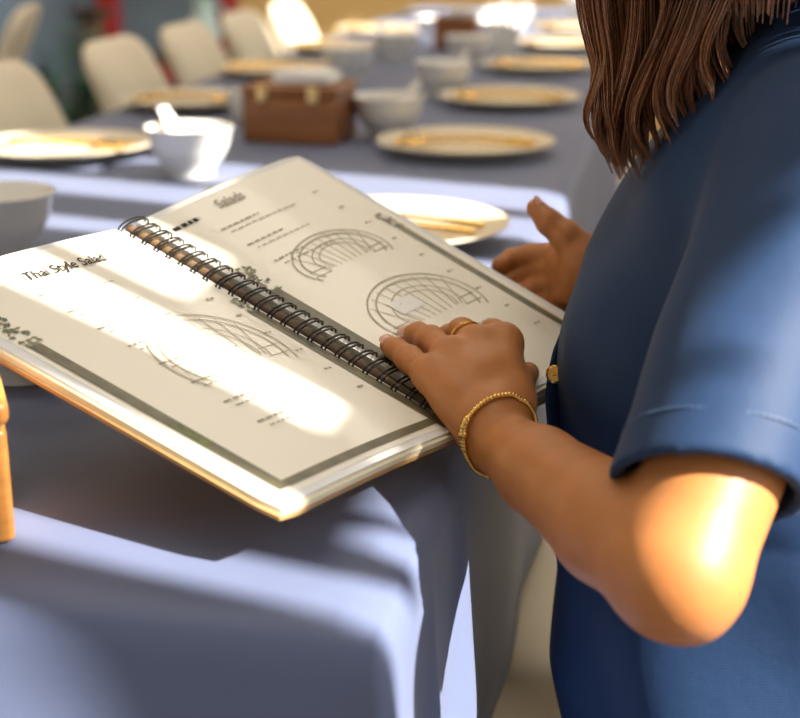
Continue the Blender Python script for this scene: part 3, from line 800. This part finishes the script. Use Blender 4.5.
for pts, r in zip(fr_, FR):
    fb.cone(pts[0], r[0], pts[1], r[1], .004); fb.cone(pts[1], r[1], pts[2], r[2], .002); fb.cone(pts[2], r[2], pts[3], r[3], .002)
TR = [at(590, 262, 1.058), at(568, 238, 1.060), at(549, 222, 1.064), at(536, 208, 1.068)]
fb.cone(cR, .018, TR[0], .0165, .012); fb.cone(TR[0], .0165, TR[1], .0125, .010); fb.cone(TR[1], .0122, TR[2], .0100, .004); fb.cone(TR[2], .0100, TR[3], .0074, .003)
fb.cone(at(585, 268, 1.066), .016, at(572, 258, 1.085), .012, .014)
vB, fB = fb.mesh(); vB = smooth_mesh(vB, fB, 3)

# ---- torso, neck, head, legs (coarse, mostly under clothes)
HD = np.array([.035, .975, 1.185])
HIP = [np.array([.13, .86, .515]), np.array([.13, 1.0, .515])]
KNEE = [np.array([-.01, .52, .505]), np.array([-.02, .64, .50])]
ANK = [np.array([.02, .48, .10]), np.array([.02, .64, .10])]
fc = Field((-.20, .30, -.01), (.34, 1.38, 1.36), .006)
fc.loft(ZS, TCX, TCY, TA-.012, TB-.012, .0)
fc.cone(S_L, .040, EL, .034, .03); fc.cone(S_R, .040, ER, .034, .03)
fc.cone((.115, .98, .98), .055, (.085, .978, 1.10), .047, .03)
fc.ell(HD, (.082, .074, .095), .02); fc.ell(HD+np.array([.03, 0, .02]), (.085, .076, .085), .02)
fc.ell(HD+np.array([-.045, 0, -.05]), (.045, .050, .060), .03)                                   # jaw and chin
fc.cone(HD+np.array([-.082, 0, .015]), .006, HD+np.array([-.098, 0, -.018]), .011, .010)        # nose
for s_ in (-1, 1):
    fc.ell(HD+np.array([-.070, s_*.030, .012]), (.014, .014, .010), .006)                       # eyes
    fc.ell(HD+np.array([.01, s_*.078, -.01]), (.020, .010, .030), .006)                         # ears
fc.ell(HD+np.array([-.085, 0, -.045]), (.009, .022, .007), .005)                                # mouth
for h_, k_, a_ in zip(HIP, KNEE, ANK):
    fc.cone(h_, .075, k_, .055, .03); fc.cone(k_, .053, a_, .036, .02); fc.cone(a_+np.array([0, 0, -.05]), .032, a_+np.array([-.04, -.12, -.07]), .026, .02)
vC, fC = fc.mesh(); vC = smooth_mesh(vC, fC, 2)
bv = np.concatenate([vA, vB, vC]); bf = np.concatenate([fA, fB+len(vA), fC+len(vA)+len(vB)])
body = mk('body', bv, bf, M['skin'], woman, world_space=True)

# ---- nails on the fingertips
def nail(tip, prev, up, r, parent):
    d = unit(tip-prev); u = unit(up-d*(up@d)); s_ = np.cross(d, u); v = []; f = []
    for i in range(7):
        for j in range(5):
            a = (j-2)/2*.95; t = (i-3)/3; w = math.sqrt(max(0, 1-max(0, t)**2*.75))
            v.append(tip + d*(t*r*.75+r*.15) + (u*math.cos(a*w)+s_*math.sin(a*w))*(r*1.05)*(1-.10*max(0, t)**2))
    for i in range(6):
        for j in range(4): f.append((i*5+j, i*5+j+1, (i+1)*5+j+1, (i+1)*5+j))
    return fixn(mk('fingernail', v, f, M['nail'], parent, world_space=True))
toc = lambda p: unit(CAM-p)
for pts, r in ((fing[2], .0070), (fing[3], .0065)):
    nail(pts[3], pts[2], .75*toc(pts[3])+.9*pn, r, woman)
nail(TR[3], TR[2], np.array([.2, .3, 1.0])+.2*toc(TR[3]), .0074, woman)

# ---- bracelet and ring
def loop_frame(c, axis):
    a = unit(axis); u = unit(np.cross(a, (0, 0, 1.0))); return u, np.cross(a, u)
bc = at(501, 439, .8655); u_, w_ = loop_frame(bc, fl)
def skin_r(f, c, d, lo_=.008, hi_=.045):
    for r in np.arange(lo_, hi_, .0004):
        q = np.round((c+d*r-f.lo)/f.h).astype(int)
        if f.D[tuple(np.clip(q, 0, f.n-1))] > 0: return r
    return hi_
br = MB(); bpts = []
for q in np.linspace(0, 2*math.pi, 72, endpoint=False):
    d_ = u_*math.cos(q)+w_*math.sin(q); bpts.append(bc+d_*skin_r(fa, bc, d_))
for _ in range(3): bpts = [(bpts[k-1]+bpts[k]*2+bpts[(k+1) % 72])/4 for k in range(72)]
bpts = [p+unit(p-bc)*.0016 for p in bpts]
br.tube(bpts+[bpts[0]], .0011, 6, False)
front = min(range(72), key=lambda k: np.linalg.norm(bpts[k]-at(484, 437, .85)))
for k in range(72): br.sphere(bpts[k], .0036 if min(abs(k-front), 72-abs(k-front)) == 0 else (.0028 if min(abs(k-front), 72-abs(k-front)) < 5 else .0018), 8, 5)
tag(br.build('bracelet', M['gold'], woman, world_space=True), 'thin gold bead bracelet')
rc_ = fing[1][0]*.42+fing[1][1]*.58; u_, w_ = loop_frame(rc_, fing[1][1]-fing[1][0])
rg = MB(); rg.tube([rc_+(u_*math.cos(q)+w_*math.sin(q))*.0112 for q in np.linspace(0, 2*math.pi, 40)], .0014, 8, False)
tag(rg.build('finger_ring', M['gold'], woman, world_space=True), 'gold finger ring')

# ---- shirt
hemc = EL+ua*.088
ft = Field((-.16, .555, .46), (.30, 1.30, 1.10), .0032)
ft.loft(ZS, TCX, TCY, TA+.002, TB+.002, .0, 2.25)
# bust
for yy in (.90, 1.03): ft.ell((-.002, yy, .80), (.058, .062, .065), .03)
X, Y, Z = ft.ax[0][:, None, None], ft.ax[1][None, :, None], ft.ax[2][None, None, :]
# creases pulled from the armpit to the front, slack above the waist, drape
cr = .0032*np.sin(60*(Z*.75+X*.55-Y*.35)+2*np.sin(9*X+4*Y)) + .0022*np.sin(42*X-38*Y+15*Z)
ft.D += (cr*np.clip((1.0-Z)*8, 0, 1)).astype(np.float32)
for (Sh, El_, hem) in ((S_L, EL, .046), (S_R, ER, .08)):
    ax = unit(Sh-El_); L_ = np.linalg.norm(Sh-El_); p0 = El_+ax*(hem-.05); p1 = Sh
    sl, X, Y, Z = ft.win(np.minimum(p0, p1)-.11, np.maximum(p0, p1)+.11)
    d = Field.cone_d(X, Y, Z, p0, .0485, p1, .055)
    # sleeve folds: shallow creases running down from the shoulder
    t = (X-El_[0])*ax[0]+(Y-El_[1])*ax[1]+(Z-El_[2])*ax[2]
    ang = np.arctan2((Y-Sh[1])+.0*Z, X-Sh[0])
    d = d + .0036*np.sin(ang*4+t*18)*np.clip((L_-t)*8, 0, 1)*np.clip((t-hem-.03)*20, 0, 1)
    hemn = unit(ax-.22*V_R)
    pl = hem-((X-El_[0])*hemn[0]+(Y-El_[1])*hemn[1]+(Z-El_[2])*hemn[2])
    d = np.maximum(d, pl)
    ft.D[sl] = smin(ft.D[sl], d, .022)
    inner = np.maximum(Field.cone_d(X, Y, Z, p0, .0425, El_+ax*(hem+.06), .0425), t-(hem+.055))
    ft.D[sl] = np.where(t < hem+.07, np.maximum(ft.D[sl], -inner), ft.D[sl])
X, Y, Z = ft.ax[0][:, None, None], ft.ax[1][None, :, None], ft.ax[2][None, None, :]
# neck opening
ft.D = np.maximum(ft.D, -Field.cone_d(X, Y, Z, np.array((.085, .98, .985)), .030, np.array((.06, .978, 1.13)), .085))
vT, fT = ft.mesh(); vT = smooth_mesh(vT, fT, 3)
shirt = mk('shirt', vT, fT, M['blue'], woman, world_space=True)
# stitched line above the sleeve hem
ax_ = unit(S_L-EL); hemn = unit(ax_-.22*V_R); hc = EL+ax_*(.046+.026); u1 = unit(np.cross(hemn, (0, 0, 1.0))); w1 = np.cross(hemn, u1); ring = []
for q in np.linspace(0, 2*math.pi, 90, endpoint=False):
    d_ = u1*math.cos(q)+w1*math.sin(q)
    for r in np.arange(.085, .03, -.0005):
        g_ = np.round((hc+d_*r-ft.lo)/ft.h).astype(int)
        if (g_ >= 0).all() and (g_ < ft.n).all() and ft.D[tuple(g_)] < 0: break
    ring.append(hc+d_*(r+.0004))
for _ in range(3): ring = [(ring[k-1]+2*ring[k]+ring[(k+1) % 90])/4 for k in range(90)]
stc = MB()
for k in range(90): stc.tube([ring[k], ring[k]*.35+ring[(k+1) % 90]*.65], .0007, 5)
so_ = stc.build('hem_stitch', M['thread'], shirt, world_space=False); so_.data.transform(Matrix.Translation(-Vector(woman.location)))
# ---- trousers and shoes
fp = Field((-.16, .34, .06), (.34, 1.16, .64), .006)
fp.ell((.13, .93, .53), (.15, .185, .10), .02)
for h_, k_, a_ in zip(HIP, KNEE, ANK): fp.cone(h_, .088, k_, .066, .03); fp.cone(k_, .064, a_+np.array([0, 0, .02]), .055, .02)
fp.D = np.maximum(fp.D, .09-fp.ax[2][None, None, :]).astype(np.float32)
vP, fP = fp.mesh(); mk('trousers', smooth_mesh(vP, fP, 2), fP, M['navy'], woman, world_space=True)
for a_ in ANK:
    sh = Field(a_+np.array([-.12, -.22, -.11]), a_+np.array([.08, .09, 0]), .005)
    sh.cone(a_+np.array([.005, .02, -.062]), .036, a_+np.array([-.045, -.14, -.072]), .030, .01); sh.D = np.maximum(sh.D, (a_[2]-.098-sh.ax[2])[None, None, :])
    v_, f_ = sh.mesh(); mk('shoe', smooth_mesh(v_, f_, 2), f_, M['metal'], woman, world_space=True)
# ---- placket flap and button on the shirt front
btc = at(555, 374, .935)
fv = []; ff = []
nrow = 16
for i in range(nrow):
    t = i/(nrow-1); py = 318+118*t
    xl = np.interp(py, [318, 350, 375, 400, 436], [566, 553, 547, 545, 548]); xr = np.interp(py, [318, 350, 375, 400, 436], [590, 588, 585, 575, 556])
    zc = .935+.012*t
    for j in range(5): fv.append(at(xl+(xr-xl)*j/4, py, zc+.004*math.sin(j*.8)+.018*(j/4)))
for i in range(nrow-1):
    for j in range(4): ff.append((i*5+j, i*5+j+1, (i+1)*5+j+1, (i+1)*5+j))
fo = fixn(mk('front_placket', fv, ff, M['blue'], shirt, world_space=False)); 
fo.data.transform(Matrix.Translation(-Vector(woman.location))); m_ = fo.modifiers.new('t', 'SOLIDIFY'); m_.thickness = .003
bt = MB(); nb_ = toc(btc); u_, w_ = loop_frame(btc, nb_)
for (r, h) in ((.0062, .0), (.0062, .002), (.0045, .0032)):
    pass
bt.tube([btc-nb_*.001, btc+nb_*.002, btc+nb_*.0032, btc+nb_*.0026, btc+nb_*.0026], [.0060, .0062, .0050, .0040, .0005], 18)
bt.tube([btc+nb_*.003+u_*.0015, btc+nb_*.0032-u_*.0015], .0012, 6)
ob = bt.build('button', M['gold'], shirt, world_space=False); ob.data.transform(Matrix.Translation(-Vector(woman.location)))

# ---- hair
random.seed(5)
hb = MB()
def bez(P, n=16):
    P = [np.array(p) for p in P]; out = []
    for t in np.linspace(0, 1, n):
        q = [p for p in P]
        while len(q) > 1: q = [a*(1-t)+b*t for a, b in zip(q[:-1], q[1:])]
        out.append(q[0])
    return out
tips = [(0, 612, 150), (.12, 622, 170), (.3, 630, 181), (.45, 655, 160), (.6, 690, 128), (.8, 735, 88), (1, 775, 48)]
mids = [(0, 578, 45), (.2, 612, 50), (.5, 680, 40), (.8, 750, 10), (1, 795, -5)]
tops = [(0, 592, -70), (.2, 630, -90), (.5, 700, -110), (1, 790, -120)]
I = lambda tab, u, k: float(np.interp(u, [q[0] for q in tab], [q[k] for q in tab]))
NP = 26
for layer, (n_, dz) in enumerate(((26, .05), (32, .028), (32, .0), (26, -.018))):
    for k in range(n_):
        u = (k+random.random())/n_
        zc = .90+dz+.02*math.sin(u*7)+random.uniform(-.008, .008)
        j = lambda s_: random.uniform(-s_, s_)
        endj = random.random()**2.2
        tx, ty = I(tips, u, 1)+j(7), I(tips, u, 2)+j(3)-34*endj
        mx, my = I(mids, u, 1)+j(10), I(mids, u, 2)+j(10)
        rx, ry = I(tops, u, 1)+j(8), I(tops, u, 2)
        root = HD+np.array([.03+random.uniform(-.04, .05), -.045+.05*random.random(), .09])
        wv = random.uniform(4, 22)*(1 if random.random() < .5 else -1)
        pts = bez([root, at(rx, ry-60, zc-.0), at(rx, ry, zc), at(mx, my-10, zc), at(mx-wv*.5, my+45, zc+.004), at(mx*.45+tx*.55+wv, my*.4+ty*.6, zc-.004), at(tx, ty, zc+.006)], NP)
        ph = random.uniform(0, 1.2)+u*5; am = random.uniform(.004, .009)
        pts = [p+V_R*am*math.sin(ph+i*.42)*min(1, i/8)+V_F*am*.8*math.cos(ph+i*.42) for i, p in enumerate(pts)]
        wid = random.uniform(.0045, .0085)
        for q in range(26):
            a = random.uniform(0, 6.28); rr = wid*math.sqrt(random.random()); tw = random.uniform(.5, 1.6); r = random.uniform(.00035, .0008); cut = random.uniform(0, .10)
            st = []
            for i, p in enumerate(pts):
                t = i/(NP-1); e = 1-.86*t**2.5
                st.append(p+(V_R*math.cos(a+tw*t)+V_F*math.sin(a+tw*t))*rr*e*min(1, .4+3*t))
            st = st[:NP-random.choice((0, 0, 1, 1, 2))]; m = len(st)
            hb.tube(st, [r*(1 if i < m-8 else max(.12, 1-((i-m+8)/7)**2)) for i in range(m)], 3, False)
# hair over the crown, swept back from the forehead
for k in range(900):
    a = random.uniform(-math.pi, math.pi); n1 = np.array([math.cos(a), math.sin(a), 0])
    if n1[0] < -.80: continue
    lay = random.uniform(0, .012); base_ = HD+np.array([.022, 0, 0]); fr_ = max(0, -n1[0])
    p0 = HD+np.array([-.01+.02*n1[0], .012*n1[1], .104+lay*.5])
    p1 = base_+np.array([n1[0]*.060, n1[1]*.055, .112+lay]); p2 = base_+np.array([n1[0]*(.098+lay), n1[1]*(.086+lay), .06]); p3 = base_+np.array([n1[0]*(.108+lay)+.05*fr_, n1[1]*(.096+lay), -.04])
    p4 = base_+np.array([n1[0]*(.098+lay)+.07*fr_, n1[1]*(.098+lay), random.uniform(-.16, -.12)])
    c1 = bez([p0, p1, p2], 9); c2 = bez([p2, 2*p2-(p1+p2)/2-np.array([0, 0, .0]), p3, p4], 12)
    c2 = bez([p2, p2+(p2-p1)*.5*np.array([.5, .5, 1]), p3, p4], 12)
    st = c1+c2[1:]; ph = random.uniform(0, 6.28)
    st = [p+n1*.002*math.sin(ph+i*.7) for i, p in enumerate(st)]
    r = random.uniform(.0014, .0026); m = len(st)
    hb.tube(st, [r if i < m-5 else r*max(.15, 1-((i-m+5)/4.2)**2) for i in range(m)], 4, False)
hair = hb.build('hair', M['hair'], woman, world_space=True, angle=None)
